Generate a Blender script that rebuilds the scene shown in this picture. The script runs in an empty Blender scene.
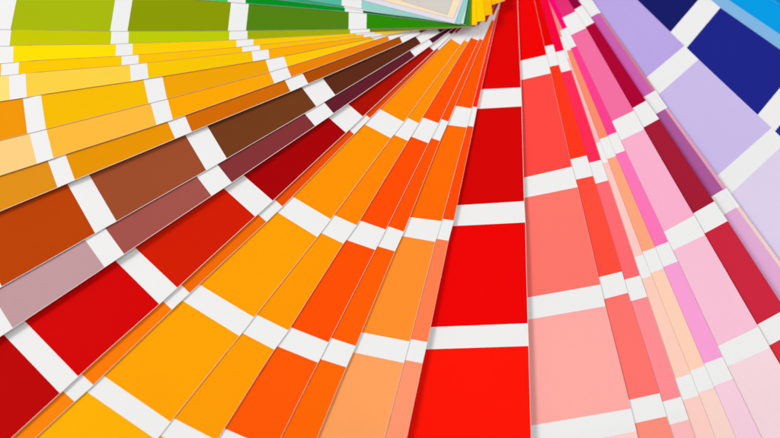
import bpy, bmesh, math, random
from mathutils import Vector, Matrix

random.seed(4)
C = bpy.context.scene.collection

# ---------------------------------------------------------------- camera
TILT = math.radians(17.0)
FPX = 1370.0                      # focal length in photo pixels (photo 780 x 438)
DIST = 0.353                      # metres from the lens to the middle of the fan
ZMID = 0.0125                     # height of the middle of the fan above the table
cam_d = bpy.data.cameras.new('camera')
cam = bpy.data.objects.new('camera', cam_d)
C.objects.link(cam)
cam.location = (0.0, -DIST * math.sin(TILT), ZMID + DIST * math.cos(TILT))
cam.rotation_euler = (TILT, 0, 0)
cam_d.sensor_width = 36.0
cam_d.lens = 36.0 * FPX / 780.0
cam_d.clip_start = 0.01
cam_d.clip_end = 50.0
cam_d.dof.use_dof = True
cam_d.dof.focus_distance = DIST - 0.004
cam_d.dof.aperture_fstop = 12.0
bpy.context.scene.camera = cam

# ---------------------------------------------------------------- light
world = bpy.data.worlds.new('World')
bpy.context.scene.world = world
world.use_nodes = True
world.node_tree.nodes['Background'].inputs['Color'].default_value = (0.97, 0.98, 1.0, 1)
world.node_tree.nodes['Background'].inputs['Strength'].default_value = 0.435


def softbox(name, loc, target, size, power, color=(1, 1, 1)):
    d = bpy.data.lights.new(name, 'AREA')
    d.shape = 'SQUARE'
    d.size = size
    d.energy = power
    d.color = color
    o = bpy.data.objects.new(name, d)
    C.objects.link(o)
    o.location = loc
    o.rotation_euler = (Vector(target) - Vector(loc)).to_track_quat('-Z', 'Y').to_euler()
    return o


softbox('key_softbox', (-0.83, 0.36, 0.98), (0, 0, 0.01), 0.42, 9.5, (1.0, 0.985, 0.975))
softbox('fill_softbox', (0.75, 0.35, 1.15), (0, 0, 0.01), 0.8, 6.2, (1.0, 0.995, 0.985))

vs = bpy.context.scene.view_settings
bpy.context.scene.display_settings.display_device = 'sRGB'
vs.view_transform = 'Standard'
vs.look = 'None'
vs.exposure = 0.0
vs.gamma = 1.0


# ---------------------------------------------------------------- helpers
def lin(c):
    c = c / 255.0
    return c / 12.92 if c <= 0.04045 else ((c + 0.055) / 1.055) ** 2.4


CT, ST = math.cos(TILT), math.sin(TILT)


def at(u, v, z):
    """photo pixel -> point on the level plane of height z"""
    x, y = (u - 390.0) / FPX, -(v - 219.0) / FPX
    d = Vector((x, y * CT + ST, y * ST - CT))
    o = cam.location
    t = (z - o.z) / d.z
    return o + d * t


def surface_material(name, rgb, rough, spec, grain, bump):
    m = bpy.data.materials.new(name)
    m.use_nodes = True
    nt = m.node_tree
    b = nt.nodes['Principled BSDF']
    b.inputs['Roughness'].default_value = rough
    b.inputs['Specular IOR Level'].default_value = spec
    tc = nt.nodes.new('ShaderNodeTexCoord')
    n1 = nt.nodes.new('ShaderNodeTexNoise')
    n1.inputs['Scale'].default_value = 900.0
    n1.inputs['Detail'].default_value = 4.0
    n2 = nt.nodes.new('ShaderNodeTexNoise')
    n2.inputs['Scale'].default_value = 26.0
    n2.inputs['Detail'].default_value = 3.0
    nt.links.new(tc.outputs['Object'], n1.inputs['Vector'])
    nt.links.new(tc.outputs['Object'], n2.inputs['Vector'])
    add = nt.nodes.new('ShaderNodeMath')
    add.operation = 'MULTIPLY_ADD'
    nt.links.new(n1.outputs['Fac'], add.inputs[0])
    add.inputs[1].default_value = 0.6
    nt.links.new(n2.outputs['Fac'], add.inputs[2])
    mr = nt.nodes.new('ShaderNodeMapRange')
    mr.inputs['From Min'].default_value = 0.4
    mr.inputs['From Max'].default_value = 1.2
    mr.inputs['To Min'].default_value = 1.0 - grain
    mr.inputs['To Max'].default_value = 1.0 + grain
    nt.links.new(add.outputs[0], mr.inputs['Value'])
    mix = nt.nodes.new('ShaderNodeMix')
    mix.data_type = 'RGBA'
    mix.blend_type = 'MULTIPLY'
    mix.inputs['Factor'].default_value = 1.0
    mix.inputs['A'].default_value = (*rgb, 1)
    nt.links.new(mr.outputs['Result'], mix.inputs['B'])
    nt.links.new(mix.outputs['Result'], b.inputs['Base Color'])
    bp = nt.nodes.new('ShaderNodeBump')
    bp.inputs['Strength'].default_value = bump
    bp.inputs['Distance'].default_value = 0.0001
    nt.links.new(n1.outputs['Fac'], bp.inputs['Height'])
    nt.links.new(bp.outputs['Normal'], b.inputs['Normal'])
    return m


PAPER = surface_material('white_card_stock', (0.83, 0.825, 0.82), 0.7, 0.15, 0.012, 0.10)
TABLE = surface_material('table_laminate', (0.72, 0.71, 0.70), 0.6, 0.3, 0.03, 0.1)
INK = {}


def ink(rgb):
    if rgb not in INK:
        col = tuple(min(lin(c) * 0.975, 0.955) for c in rgb)
        INK[rgb] = surface_material('ink_%02x%02x%02x' % rgb, col, 0.52, 0.03, 0.03, 0.08)
    return INK[rgb]


NAMES = {'black': (20, 20, 20), 'white': (248, 246, 244), 'grey': (205, 202, 198), 'red': (225, 0, 0), 'dark red': (165, 5, 5),
         'bright orange red': (255, 75, 0), 'orange': (255, 110, 0), 'amber': (255, 155, 0), 'golden yellow': (250, 190, 0),
         'yellow': (255, 220, 0), 'pale yellow': (255, 222, 120), 'light amber': (252, 185, 60), 'lime yellow': (212, 208, 0),
         'lime green': (185, 200, 0), 'olive': (140, 150, 0), 'leaf green': (82, 130, 15), 'green': (0, 140, 35),
         'teal': (0, 140, 120), 'aqua': (150, 210, 205), 'lavender': (215, 205, 228), 'cream': (246, 225, 190),
         'ochre': (225, 145, 0), 'burnt orange': (205, 105, 0), 'rust brown': (170, 72, 0), 'brown': (112, 58, 25),
         'dark brown': (80, 38, 20), 'tan brown': (155, 75, 42), 'dark plum': (95, 25, 40), 'maroon': (130, 50, 52),
         'dusty mauve': (160, 80, 72), 'pale mauve': (200, 155, 155), 'light orange': (255, 140, 45), 'pale orange': (255, 160, 90),
         'salmon': (255, 120, 100), 'light salmon': (255, 165, 150), 'coral red': (255, 70, 60), 'rose red': (250, 20, 75),
         'pale pink': (250, 205, 205), 'peach': (252, 205, 182), 'hot pink': (255, 40, 130), 'pink': (255, 120, 180),
         'light pink': (248, 180, 205), 'magenta': (225, 45, 115), 'crimson': (170, 15, 50), 'deep rose': (205, 38, 60),
         'purple': (175, 88, 155), 'orchid': (225, 170, 212), 'dusty pink': (215, 140, 160), 'lilac': (190, 168, 230),
         'pale lilac': (222, 208, 235), 'navy blue': (22, 28, 115), 'sky blue': (0, 155, 228), 'light blue': (130, 182, 225)}


def colour_name(rgb):
    return min(NAMES, key=lambda k: sum((a - b) ** 2 for a, b in zip(NAMES[k], rgb)))


def prism(name, near, far, zf, off, h0, h1, mat, parent, along=5, across=5):
    """a thin sheet: near[i]-far[i] are its cross lines (world), zf its height field, h0..h1 its thickness range"""
    rows = []
    for i in range(len(near) - 1):
        for k in range(along):
            t = k / along
            rows.append((near[i].lerp(near[i + 1], t), far[i].lerp(far[i + 1], t)))
    rows.append((near[-1], far[-1]))
    bm = bmesh.new()
    lo, hi = [], []
    for p, q in rows:
        l, h = [], []
        for k in range(across + 1):
            v = p.lerp(q, k / across)
            zz0 = zf(v.x, v.y)
            l.append(bm.verts.new((v.x - off.x, v.y - off.y, zz0 + h0 - off.z)))
            h.append(bm.verts.new((v.x - off.x, v.y - off.y, zz0 + h1 - off.z)))
        lo.append(l)
        hi.append(h)
    n, m = len(rows), across
    for i in range(n - 1):
        for k in range(m):
            f = bm.faces.new((hi[i][k], hi[i][k + 1], hi[i + 1][k + 1], hi[i + 1][k]))
            f.smooth = True
            bm.faces.new((lo[i][k], lo[i + 1][k], lo[i + 1][k + 1], lo[i][k + 1]))
        bm.faces.new((hi[i][0], hi[i + 1][0], lo[i + 1][0], lo[i][0]))
        bm.faces.new((hi[i][m], lo[i][m], lo[i + 1][m], hi[i + 1][m]))
    for i in (0, n - 1):
        for k in range(m):
            bm.faces.new((hi[i][k], lo[i][k], lo[i][k + 1], hi[i][k + 1]))
    bmesh.ops.recalc_face_normals(bm, faces=bm.faces)
    bmesh.ops.split_edges(bm, edges=[e for e in bm.edges if len(e.link_faces) == 2 and e.calc_face_angle(0) > 0.8])
    me = bpy.data.meshes.new(name)
    bm.to_mesh(me)
    bm.free()
    me.materials.append(mat)
    o = bpy.data.objects.new(name, me)
    C.objects.link(o)
    o.parent = parent
    return o


PIVOT = at(503, -34, ZMID)


def height_field(index):
    """the cards lie tight together at the rivet and part a little towards their outer ends"""
    stack = S[index:]

    def f(x, y):
        r = math.sqrt((x - PIVOT.x) ** 2 + (y - PIVOT.y) ** 2 + 0.0004)
        k = min(r, 0.13) / 0.085
        h = 0.0009 + len(stack) * 0.000185
        h += sum((max(c[1], 0.19) - 0.185) * w for c, w in zip(stack, LIFTS[index:])) * 0.001 * k
        h += 0.00011 * math.sin(x * 95 + y * 60 + 0.7) * math.sin(y * 120 - x * 45) * min(1.0, k)
        return h
    return f


def at_field(u, v, zf, h):
    z = ZMID
    for _ in range(12):
        p = at(u, v, z)
        z = zf(p.x, p.y) + h
    return Vector((p.x, p.y, 0))


WIDTH = 0.0375
THICK = 0.00017
COAT = 0.00002


def swatch(label, zf, stations, colours, edge=0.00012, group='colour swatch strips fanned out across the table'):
    """stations: (edge point, other point) in photo pixels from the pivot end outwards.
    colours[0] fills station 0-1, then a white bar 1-2, colours[1] fills 2-3 ..."""
    st = [(Vector(a), Vector(b)) for a, b in stations]
    # one more block and a white margin beyond the last station, outside the picture
    d = (st[-1][0] - st[-3][0]).normalized()
    if len(st) % 2 == 0:                          # ends with a finished colour block
        steps = (16, 100, 24)
        colours = list(colours) + [colours[-1]]
    else:
        steps = (100, 24)
    for s in steps:
        a, b = st[-1]
        st.append((a + d * s, b + d * s))
    near, far = [], []
    pts = [at_field(a.x, a.y, zf, THICK) for a, b in st]
    for i, (a, b) in enumerate(st):
        p = pts[i]
        t = (pts[min(i + 1, len(pts) - 1)] - pts[max(i - 1, 0)]).normalized()
        perp = Vector((t.y, -t.x, 0))             # right-hand side of the way outwards
        m = (at_field(b.x, b.y, zf, THICK) - p)
        w = min(1.0, (b - a).length / 28.0)
        dirn = (m.normalized() * w + perp * (1 - w)).normalized()
        near.append(p)
        far.append(p + dirn * (WIDTH / max(0.5, dirn.dot(perp))))
    root = bpy.data.objects.new('swatch_strip', None)
    C.objects.link(root)
    root.empty_display_size = 0.01
    base = (near[len(near) // 2] + far[len(near) // 2]) / 2
    off = Vector((base.x, base.y, zf(base.x, base.y)))
    root.location = off
    root['label'] = label
    root['category'] = 'colour swatch'
    root['group'] = group
    prism('card_sheet', near, far, zf, off, 0.0, THICK - COAT, PAPER, root)
    for k in range(0, len(near) - 1, 2):
        if k // 2 >= len(colours):
            break
        rgb = colours[k // 2]
        n2, f2 = [], []
        for j in (k, k + 1):
            v = (far[j] - near[j]).normalized()
            n2.append(near[j] + v * edge)
            f2.append(far[j] - v * edge)
        if k == 0:                                # the cut end of the card stays white
            e = (n2[1] - n2[0]).normalized() * edge
            n2[0] = n2[0] + e
            f2[0] = f2[0] + e
        o = prism('colour_block', n2, f2, zf, off, THICK - COAT + 0.000002, THICK, ink(rgb), root)
        o['label'] = colour_name(rgb) + ' colour block'
    return root


# ---------------------------------------------------------------- table under the fan
bm = bmesh.new()
bmesh.ops.create_cube(bm, size=1.0, matrix=Matrix.Translation((0, 0, -0.0125)) @ Matrix.Diagonal((1.6, 1.2, 0.025, 1)))
bmesh.ops.bevel(bm, geom=bm.edges[:], offset=0.003, segments=2, affect='EDGES')
me = bpy.data.meshes.new('tabletop')
bm.to_mesh(me)
bm.free()
me.materials.append(TABLE)
tb = bpy.data.objects.new('tabletop', me)
C.objects.link(tb)
tb['kind'] = 'structure'

# ---------------------------------------------------------------- the swatches, topmost first
# (label, drop to the next card below in mm, edge in mm, stations, colours)
S = []


def card(label, gap, edge, stations, colours):
    S.append((label, gap, edge, stations, colours))


card('grey beige strip lying on top of the closed pack', 0.2, 0.01,
     [((447, 14.5), (452.7, 0)), ((401.5, 0.5), (406, -14)), ((384, -5), (389, -20)), ((290, -32), (295, -46))],
     [(212, 207, 199), (225, 222, 215)])
card('cream strip directly under the grey beige top one', 0.19, 0.02,
     [((453, 18.5), (462, 0)), ((382, 0), (386, -14)), ((365, -4.5), (369, -18)), ((270, -29), (274, -44))],
     [(247, 226, 190), (248, 235, 210)])
card('pale lavender strip peeking out below the cream one', 0.19, 0.01,
     [((454.6, 23.6), (463.5, 0)), ((362, 0), (364, -14)), ((345, -4), (347, -18)), ((250, -27), (254, -44))],
     [(228, 221, 233), (205, 225, 225)])
card('pale aqua strip peeking out below the lavender one', 0.2, 0.02,
     [((459.8, 24.2), (468.7, 0)), ((361.5, 8.6), (359, 0)), ((341.5, 5.4), (340, -4)), ((240, -11), (240, -30))],
     [(150, 208, 202), (85, 182, 160)])
card('thin mint and teal strip showing between aqua and bright green', 0.19, 0.02,
     [((463.5, 23.8), (468.5, 0)), ((362.5, 10.4), (362, 0)), ((343.8, 7.6), (343, -4)), ((243, -4.5), (243, -24)), ((225, -6.5), (225, -26))],
     [(206, 228, 220), (45, 160, 115), (70, 180, 140)])
card('narrow bright green strip along the top of the olive one', 0.22, 0.03,
     [((466, 24.6), (470, 0)), ((363, 13.0), (362.5, 3)), ((344.8, 11.5), (344.5, 0)), ((245.6, 3.3), (245.6, -20)), ((227.6, 1.8), (227.6, -20)), ((128, -6), (129, -26))],
     [(0, 105, 55), (0, 142, 35), (55, 195, 70)])
card('wide strip running from green to olive green, highest of the broad ones', 0.2, 0.02,
     [((469.4, 26.4), (471, 0)), ((366.5, 28.8), (368, 13)), ((348.5, 29.3), (349.7, 12)), ((246, 30.5), (249, 3)),
      ((227.8, 30.8), (231, 2)), ((127.5, 31), (132.5, 0)), ((110, 31), (115, 0)), ((10.5, 29.4), (16.5, 0)), ((-7, 29), (-1, 0))],
     [(42, 138, 0), (82, 130, 15), (137, 152, 0), (166, 183, 10), (190, 205, 60)])
card('narrow lime strip showing under the wide green one', 0.19, 0.0,
     [((471.5, 26.8), (472, 0)), ((370, 32), (368.5, 10)), ((350, 33.5), (350.5, 20)), ((247.5, 39), (248.5, 20)),
      ((229, 39.9), (230.5, 20)), ((128.5, 43.2), (129.5, 20)), ((110.5, 44.1), (112.5, 24)), ((9.5, 45.8), (12.5, 24)), ((-8.5, 46), (-6, 24))],
     [(125, 125, 0), (162, 172, 0), (186, 202, 0), (197, 199, 0), (215, 215, 30)])
card('clear yellow strip just under the lime one', 0.19, 0.0,
     [((477, 24.5), (476, 0)), ((375, 33.4), (373, 12)), ((356.5, 35.0), (355, 14)), ((253.5, 45.3), (253.7, 24)),
      ((236.5, 47), (236, 26)), ((132.5, 54.8), (133.5, 33)), ((115.5, 56.1), (117, 34)), ((13, 62.4), (14.2, 40)), ((-3.5, 63.7), (-2, 40))],
     [(255, 208, 0), (252, 200, 0), (252, 206, 0), (255, 222, 0), (255, 232, 70)])
card('golden yellow strip between the clear yellow and the pale amber ones', 0.19, 0.0,
     [((485.4, 20.4), (484, 0)), ((381.5, 35.0), (378, 14)), ((363.8, 37.2), (361, 16)), ((260, 49.9), (259.4, 28)),
      ((242.3, 52), (241.5, 30)), ((138.5, 63.4), (139.6, 42)), ((121.5, 65.2), (122.2, 44)), ((18.5, 74), (19.8, 52)), ((0.8, 75.7), (2.3, 54))],
     [(255, 205, 0), (253, 190, 0), (253, 192, 0), (255, 200, 0), (255, 195, 50)])
card('soft yellow strip with a pale straw block at its left end', 0.3, 0.0,
     [((492.4, 14), (490, -12)), ((388.5, 34.6), (383, 10)), ((371.4, 38.0), (366, 14)), ((269.5, 58.5), (267.8, 36)),
      ((253, 61.4), (250.2, 38)), ((148.5, 78.3), (146.8, 56)), ((130.8, 81.3), (129.9, 58)), ((26.7, 97.2), (26, 74)), ((9.6, 99.8), (9, 76))],
     [(252, 185, 0), (252, 172, 0), (245, 197, 0), (250, 208, 68), (255, 222, 120)])
card('wide deep yellow strip with an orange block at its left end', 0.24, 0.03,
     [((505, 0.5), (499, -26)), ((394, 33.9), (384, 10)), ((374.5, 40), (365, 17)), ((287.5, 66.5), (284, 55)),
      ((269.4, 71.9), (265.6, 58.7)), ((167, 98.8), (163, 76.5)), ((148.5, 103.4), (144, 80)), ((46, 129), (41, 95.5)), ((27.2, 133.6), (22.8, 97.5))],
     [(250, 180, 0), (255, 200, 0), (238, 162, 0), (246, 187, 0), (238, 148, 0)])
card('amber strip fading to pale apricot at the left edge', 0.42, 0.05,
     [((500, -3), (490, -28)), ((409.5, 32.4), (400, 8)), ((389.5, 40.4), (380, 16)), ((291.5, 77), (288, 66.5)),
      ((274.5, 83.5), (270, 72)), ((173, 119.5), (168.5, 98.5)), ((156.5, 125), (151.5, 104)), ((53.5, 158.2), (46.5, 129.5)), ((37, 163.7), (29.5, 134))],
     [(215, 100, 0), (236, 132, 0), (250, 166, 0), (252, 186, 60), (255, 206, 130)])
card('ochre strip with a burnt orange block above the wide brown strip', 0.95, 0.1,
     [((502, -8), (490, -34)), ((420.5, 33.6), (410, 10)), ((402.4, 43.0), (392, 20)), ((308.5, 83.9), (303, 73.8)),
      ((290.5, 91.6), (285.5, 80.5)), ((192, 131.9), (186, 116)), ((175.2, 138.8), (168, 121.8)), ((75, 180.1), (66.5, 156.5)), ((57.5, 187.6), (48.5, 162.5))],
     [(170, 62, 0), (172, 76, 0), (208, 106, 0), (230, 147, 0), (222, 142, 20)])
card('wide brown strip with a rust block at its left end', 0.42, 0.1,
     [((525, -18), (508, -42)), ((440, 32.6), (436, 26)), ((421, 43.6), (415.5, 36)), ((335.5, 95.2), (323.5, 79)),
      ((316.4, 106.6), (302.5, 88.3)), ((227, 158.6), (209, 128.7)), ((206.3, 170.5), (187, 138)), ((116.6, 221.4), (90.5, 177)),
      ((95.2, 233.5), (68.5, 186)), ((2, 286.5), (-28, 236)), ((-20, 299), (-48, 248))],
     [(72, 18, 25), (93, 42, 22), (113, 59, 26), (156, 76, 42), (186, 66, 0), (200, 90, 20)])
card('plum strip fading to pale mauve below the brown one', 1.05, 0.11,
     [((515, -20), (498, -42)), ((433, 43.6), (429, 38)), ((415, 56.6), (410.5, 50)), ((333.8, 113.5), (325, 103)),
      ((315.2, 126.2), (305, 114)), ((232, 182.6), (218, 165)), ((211.6, 196.0), (196.5, 176)), ((124.4, 254.2), (106, 229)),
      ((104.6, 267.4), (85.5, 240.5)), ((12.9, 328.3), (0.5, 308)), ((-8, 342), (-22, 320))],
     [(82, 20, 36), (98, 28, 42), (131, 50, 53), (162, 82, 74), (193, 153, 156), (225, 200, 196)])
card('wide dark red strip with pure red blocks at lower left', 0.55, 0.1,
     [((519, -32), (500, -52)), ((451.5, 34.6), (446, 29)), ((434, 51), (428, 45)), ((363, 116.6), (348, 104)),
      ((346, 132.8), (330, 118.8)), ((273, 200.8), (244.5, 176)), ((255.2, 216.7), (230, 194)), ((177.5, 287.8), (136, 248.4)),
      ((159.4, 304.3), (116.7, 262)), ((78.3, 376.5), (30.5, 327)), ((60, 393.5), (5, 336)), ((-30, 476), (-90, 414))],
     [(140, 12, 18), (172, 14, 0), (166, 0, 3), (210, 28, 0), (211, 0, 0), (188, 0, 0)])
card('thin orange sliver of a strip right beside the wide dark red one', 0.38, 0.07,
     [((523, -32), (504, -52)), ((456.5, 33.4), (448, 25)), ((439, 50), (430, 42)), ((370, 118.2), (352, 102)),
      ((354.2, 134.3), (336, 118)), ((282.6, 206.5), (262, 188)), ((266.6, 221.9), (246, 204)), ((189.8, 293), (168, 272)),
      ((172, 309.8), (150, 289)), ((93.5, 385), (74, 367)), ((74.6, 401.8), (55, 384)), ((-10, 480), (-30, 462))],
     [(195, 30, 8), (228, 70, 0), (233, 78, 0), (240, 106, 0), (252, 124, 0), (250, 134, 5)])
card('broad amber orange strip, the widest of the orange ones', 0.28, 0.07,
     [((536, -58), (512, -72)), ((474, 27.2), (466, 22)), ((460.8, 44.8), (450, 38.5)), ((404.1, 121.8), (380.5, 109.5)),
      ((391, 138.2), (366, 125)), ((331, 219.2), (294.5, 197.6)), ((317.4, 237.2), (280, 213.9)), ((254.2, 317.3), (202, 286)),
      ((239.6, 336.2), (188.5, 304.4)), ((170.7, 421.9), (104.8, 376.5)), ((156.5, 440), (88.5, 393)), ((90, 524), (20, 470))],
     [(240, 120, 0), (255, 140, 0), (255, 146, 0), (255, 159, 0), (255, 162, 0), (255, 176, 0)])
card('amber orange strip of middling width next to the broadest orange one', 0.36, 0.06,
     [((534, -62), (512, -74)), ((478.8, 25.4), (470, 21)), ((468.3, 42.2), (459, 38)), ((419, 123.2), (407.8, 118.4)),
      ((408.2, 141), (391, 134)), ((357, 225.2), (335, 215.6)), ((343.5, 243.7), (321, 233.1)), ((288.6, 330.3), (257.4, 315)),
      ((274.5, 349.8), (243.5, 333.6)), ((217, 440.5), (176, 419.3)), ((205, 460), (163, 437))],
     [(235, 80, 0), (255, 142, 0), (255, 132, 0), (255, 150, 0), (255, 156, 0), (255, 166, 0)])
card('vivid red orange strip, first from the amber ones', 0.3, 0.07,
     [((528, -68), (506, -78)), ((486.8, 22.2), (478, 18)), ((478.7, 40.6), (472.5, 38.6)), ((439, 123.2), (423.5, 118.4)),
      ((428.6, 143.3), (412.8, 137.6)), ((386, 229.5), (360, 220.5)), ((375.4, 250), (347, 240.2)), ((328.7, 342.2), (291, 327.3)),
      ((318.2, 362.8), (278, 346.5)), ((275, 450), (228, 430))],
     [(232, 60, 0), (255, 80, 0), (255, 76, 0), (255, 78, 0), (255, 88, 0)])
card('orange strip tucked between the vivid red orange and the pale orange ones', 0.5, 0.06,
     [((530, -72), (508, -80)), ((494, 15.0), (485, 12)), ((483, 40), (474, 37)), ((448.6, 121.5), (441, 119.4)),
      ((440, 141), (432, 138.4)), ((404, 231.6), (388, 226.4)), ((395, 251.4), (378, 247.2)), ((355.9, 346), (332.2, 338.4)),
      ((346.4, 367.3), (321.7, 359.6)), ((310, 456), (280, 446))],
     [(225, 50, 0), (255, 80, 0), (255, 82, 0), (255, 92, 0), (255, 102, 0)])
card('orange strip turning pale apricot towards the bottom edge', 0.22, 0.07,
     [((522, -88), (498, -90)), ((500.3, 2.0), (492, 1)), ((494.4, 20.6), (486, 19.4)), ((472, 108.5), (456, 106.6)),
      ((467, 127.4), (448, 126)), ((441.9, 221), (411.8, 217.3)), ((435.4, 241.9), (404.8, 236.5)), ((409.8, 341.4), (363, 332.5)),
      ((404, 363), (354.7, 352.6)), ((380, 456), (330, 446))],
     [(225, 45, 0), (255, 84, 0), (255, 106, 0), (255, 142, 42), (255, 161, 92)])
card('narrow salmon orange strip lying against the wide red one', 1.25, 0.05,
     [((524, -90), (500, -92)), ((502.8, -9), (494, -10)), ((498.8, 10.0), (490, 9)), ((477.3, 107.2), (466, 106.2)),
      ((473.5, 126.7), (462, 125.8)), ((453.9, 220.4), (440, 219.4)), ((448.6, 240.8), (434, 239)), ((427.5, 342), (410.4, 339.3)),
      ((422.6, 363.3), (405.4, 360.3)), ((403, 456), (380, 452))],
     [(225, 30, 0), (255, 38, 5), (255, 74, 5), (255, 125, 76), (255, 150, 110)])
card('wide pure red strip standing upright in the centre', 1.4, 0.1,
     [((514.5, -110), (470, -108)), ((516.8, -30), (480, -28)), ((517.4, -10.5), (478, -8.5)), ((521.2, 87.4), (480.5, 89.3)), ((521.9, 106.3), (477.3, 108.8)),
      ((524.3, 201), (457, 205.2)), ((525.5, 222.4), (453, 226)), ((528, 323.2), (431.3, 327)), ((528.8, 346), (427, 349.3)),
      ((531.6, 452), (408, 456))],
     [(200, 0, 0), (224, 0, 0), (212, 0, 0), (237, 0, 0), (255, 18, 0)])
card('wide strip fading from red to pale pink beside the central red one', 0.42, 0.04,
     [((524, -50), (500, -45)), ((546.5, 54.7), (521, 60.7)), ((551, 73.2), (521, 80)), ((571.9, 166.5), (525, 177.3)),
      ((577.8, 187.1), (525.5, 197.6)), ((600.4, 284.4), (528.5, 297.3)), ((605.5, 306.1), (529, 319.4)), ((631, 408.5), (532, 425.3)),
      ((636.4, 431), (600, 438.3)), ((648, 480), (600, 490))],
     [(240, 0, 0), (255, 72, 66), (255, 118, 106), (255, 170, 163), (252, 210, 202)])
card('tomato red strip right of the wide red to pink one', 0.3, 0.01,
     [((526, -50), (506, -44)), ((553.4, 44.5), (545, 46.5)), ((558.8, 64.7), (551, 67)), ((586.6, 155.4), (571.9, 159.3)),
      ((593, 175.8), (577.8, 179.4)), ((621.9, 271.4), (600.3, 276.9)), ((628, 292.8), (605.6, 298.8)), ((659.6, 393.1), (629.8, 399.7)),
      ((666.5, 416.3), (635.8, 423)), ((681, 462), (650, 470))],
     [(228, 0, 0), (255, 54, 25), (255, 76, 58), (255, 115, 107), (255, 142, 122)])
card('rose red strip turning soft pink downwards', 0.36, 0.02,
     [((534, -48), (514, -42)), ((564, 50), (556, 52.6)), ((571.2, 69.9), (561.4, 72.5)), ((601, 159.7), (589.6, 163)),
      ((608.4, 180.3), (595.4, 184)), ((640, 275.4), (625.3, 279.5)), ((647.3, 296.6), (632.4, 301)), ((680.8, 396.7), (663.5, 401.5)),
      ((688.8, 419.6), (670.3, 424.3)), ((705, 466), (686, 471))],
     [(246, 0, 62), (255, 42, 84), (255, 106, 112), (255, 140, 146), (252, 185, 186)])
card('thin pale pink strip emerging beside the rose red one', 0.26, 0.0,
     [((526, -62), (508, -56)), ((562, 36.5), (552, 40)), ((569.2, 58), (560, 61)), ((600.3, 141.7), (590, 145.4)),
      ((608.2, 161.6), (598, 165.3)), ((643.1, 254.4), (633, 258)), ((651.5, 275.6), (641, 279.4)), ((690.7, 373.6), (676.2, 378.3)),
      ((698.8, 395.3), (684.4, 399.8)), ((726, 466), (710, 471))],
     [(235, 150, 140), (255, 186, 186), (255, 202, 195), (252, 205, 186), (253, 206, 196)])
card('apricot strip turning pale peach, left of the hot pink one', 0.27, 0.0,
     [((520, -62), (504, -55)), ((562.6, 29.6), (555, 33)), ((571.2, 49.4), (563, 52.8)), ((607.9, 136.2), (600, 139.6)),
      ((616, 156), (607.8, 159)), ((655.2, 247.5), (643, 251.9)), ((663.5, 268.4), (652, 272.9)), ((704.6, 365.6), (691, 370.4)),
      ((714, 387.2), (698.6, 392.1)), ((746, 462), (730, 468))],
     [(240, 142, 128), (248, 140, 106), (255, 166, 126), (254, 208, 182), (250, 213, 202)])
card('hot pink strip along the left side of the wide pink one', 0.42, 0.0,
     [((524, -66), (508, -58)), ((566.9, 27.5), (560, 31)), ((576.3, 46), (569, 49.2)), ((616.7, 132), (607.8, 135.8)),
      ((625.1, 150.6), (616, 154)), ((668.2, 241.8), (655.4, 246.8)), ((677.8, 261.4), (664.3, 266.5)), ((722.2, 356.8), (705.5, 363.1)),
      ((732.9, 378.6), (714.5, 385.5)), ((772, 460), (752, 468))],
     [(255, 0, 116), (255, 62, 142), (252, 117, 183), (247, 159, 212), (246, 206, 222)])
card('wide pink strip, magenta at top and palest at bottom right', 0.8, 0.01,
     [((520, -78), (500, -68)), ((575.4, 11.3), (563, 17.3)), ((586.2, 27.8), (572.4, 34.7)), ((633.8, 110.6), (612.6, 121)),
      ((644.2, 129.2), (622.6, 139.6)), ((694.2, 215.3), (664.5, 231.3)), ((705, 234.9), (674, 249.8)), ((758.2, 326.6), (718.5, 345.8)),
      ((770, 347.6), (728.7, 365.8)), ((825, 444), (780, 466))],
     [(226, 46, 116), (242, 110, 160), (248, 176, 204), (247, 192, 213), (246, 214, 221)])
card('dark crimson strip between the wide pink and purple ones', 2.2, 0.0,
     [((520, -82), (500, -70)), ((581.8, 5.2), (575, 9.2)), ((594.3, 22.4), (586.5, 26.5)), ((646, 100.6), (633.6, 107.8)),
      ((659.2, 118.8), (644.4, 127.2)), ((714.2, 201.3), (693.5, 213.3)), ((727.7, 221), (705.5, 232.9)), ((785, 309.3), (758, 324.1)),
      ((798.5, 329.6), (770, 345.1)), ((858, 420), (830, 436))],
     [(142, 0, 60), (172, 0, 50), (162, 26, 51), (203, 38, 61), (216, 46, 60)])
card('purple strip turning orchid pink, right of the crimson one', 0.26, 0.01,
     [((520, -94), (504, -82)), ((586, -4.5), (578, 0)), ((598.4, 13), (591, 17.4)), ((653, 91.6), (644.9, 96.5)),
      ((664.8, 109), (656.8, 113.3)), ((723, 189.6), (711.4, 196.6)), ((736, 207.4), (724.2, 214.7)), ((798, 293), (786, 301)),
      ((811, 311), (799, 319))],
     [(196, 80, 160), (203, 96, 176), (172, 90, 154), (226, 172, 213), (236, 206, 226)])
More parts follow.
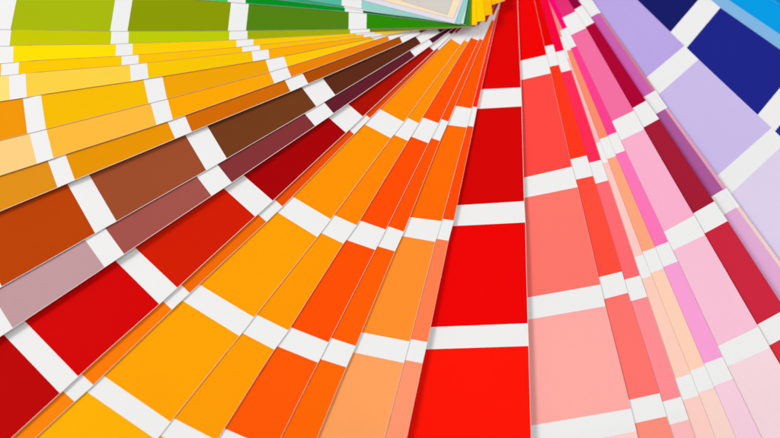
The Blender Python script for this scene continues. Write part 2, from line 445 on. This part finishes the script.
card('thin dusty pink sliver of a strip along the lilac one', 1.7, 0.0,
     [((524, -92), (508, -82)), ((588.4, -5.2), (580, 0)), ((600.8, 12.5), (592, 18)), ((655.4, 90.2), (646, 96)),
      ((667.3, 107.4), (658, 113)), ((726.5, 188), (716, 195)), ((739.7, 206.3), (729, 213)), ((801.5, 291), (790, 299)),
      ((814.5, 309), (803, 317))],
     [(205, 120, 130), (206, 128, 142), (224, 160, 184), (242, 208, 202), (240, 214, 214)])
card('wide lilac strip, palest towards the right edge', 0.6, 0.02,
     [((590, -46), (550, -10)), ((684.5, 45.7), (646.8, 77)), ((698.6, 59.4), (660.3, 93)), ((771.5, 127.8), (718.5, 174.6)),
      ((786, 142), (732.6, 192)), ((862, 214), (806, 266))],
     [(187, 166, 229), (203, 187, 233), (222, 209, 236)])
card('wide dark navy blue strip at the upper right', 0.6, 0.02,
     [((612, -80), (580, -40)), ((703.5, -6.3), (670.5, 32)), ((720.4, 7.7), (687, 47.5)), ((800, 63.6), (757.5, 115)),
      ((818.8, 76.8), (775.6, 130.5)), ((910, 140), (866, 196))],
     [(20, 26, 102), (28, 36, 138), (36, 48, 152)])
card('light blue strip between the navy and bright blue ones', 0.45, 0.01,
     [((640, -58), (612, -22)), ((700, -19.5), (676, 14)), ((716, -8.7), (690, 26)), ((806, 52.1), (772, 100)),
      ((822, 63), (788, 111))],
     [(110, 165, 215), (130, 182, 225), (150, 195, 230)])
card('bright sky blue strip near the top right corner', .5, .03,
     [((650, -78), (626, -40)), ((716, -35.6), (692, 6)), ((732, -25.4), (708, 16)), ((850, 48), (824, 92)),
      ((866, 57), (842, 100))],
     [(0, 140, 215), (0, 156, 229), (40, 170, 232)])
card('darker blue strip just showing in the top right corner', .5, .03,
     [((660, -120), (640, -80)), ((768, -58), (748, -20)), ((786, -48), (766, -8)), ((888, 6), (868, 50)),
      ((906, 16), (886, 60))],
     [(0, 120, 190), (0, 138, 205), (20, 150, 210)])

LIFTS = [random.uniform(0.85, 1.15) for _ in S]
for i, (label, gap, edge, stations, colours) in enumerate(S):
    swatch(label, height_field(i), stations, colours, edge * 0.001)
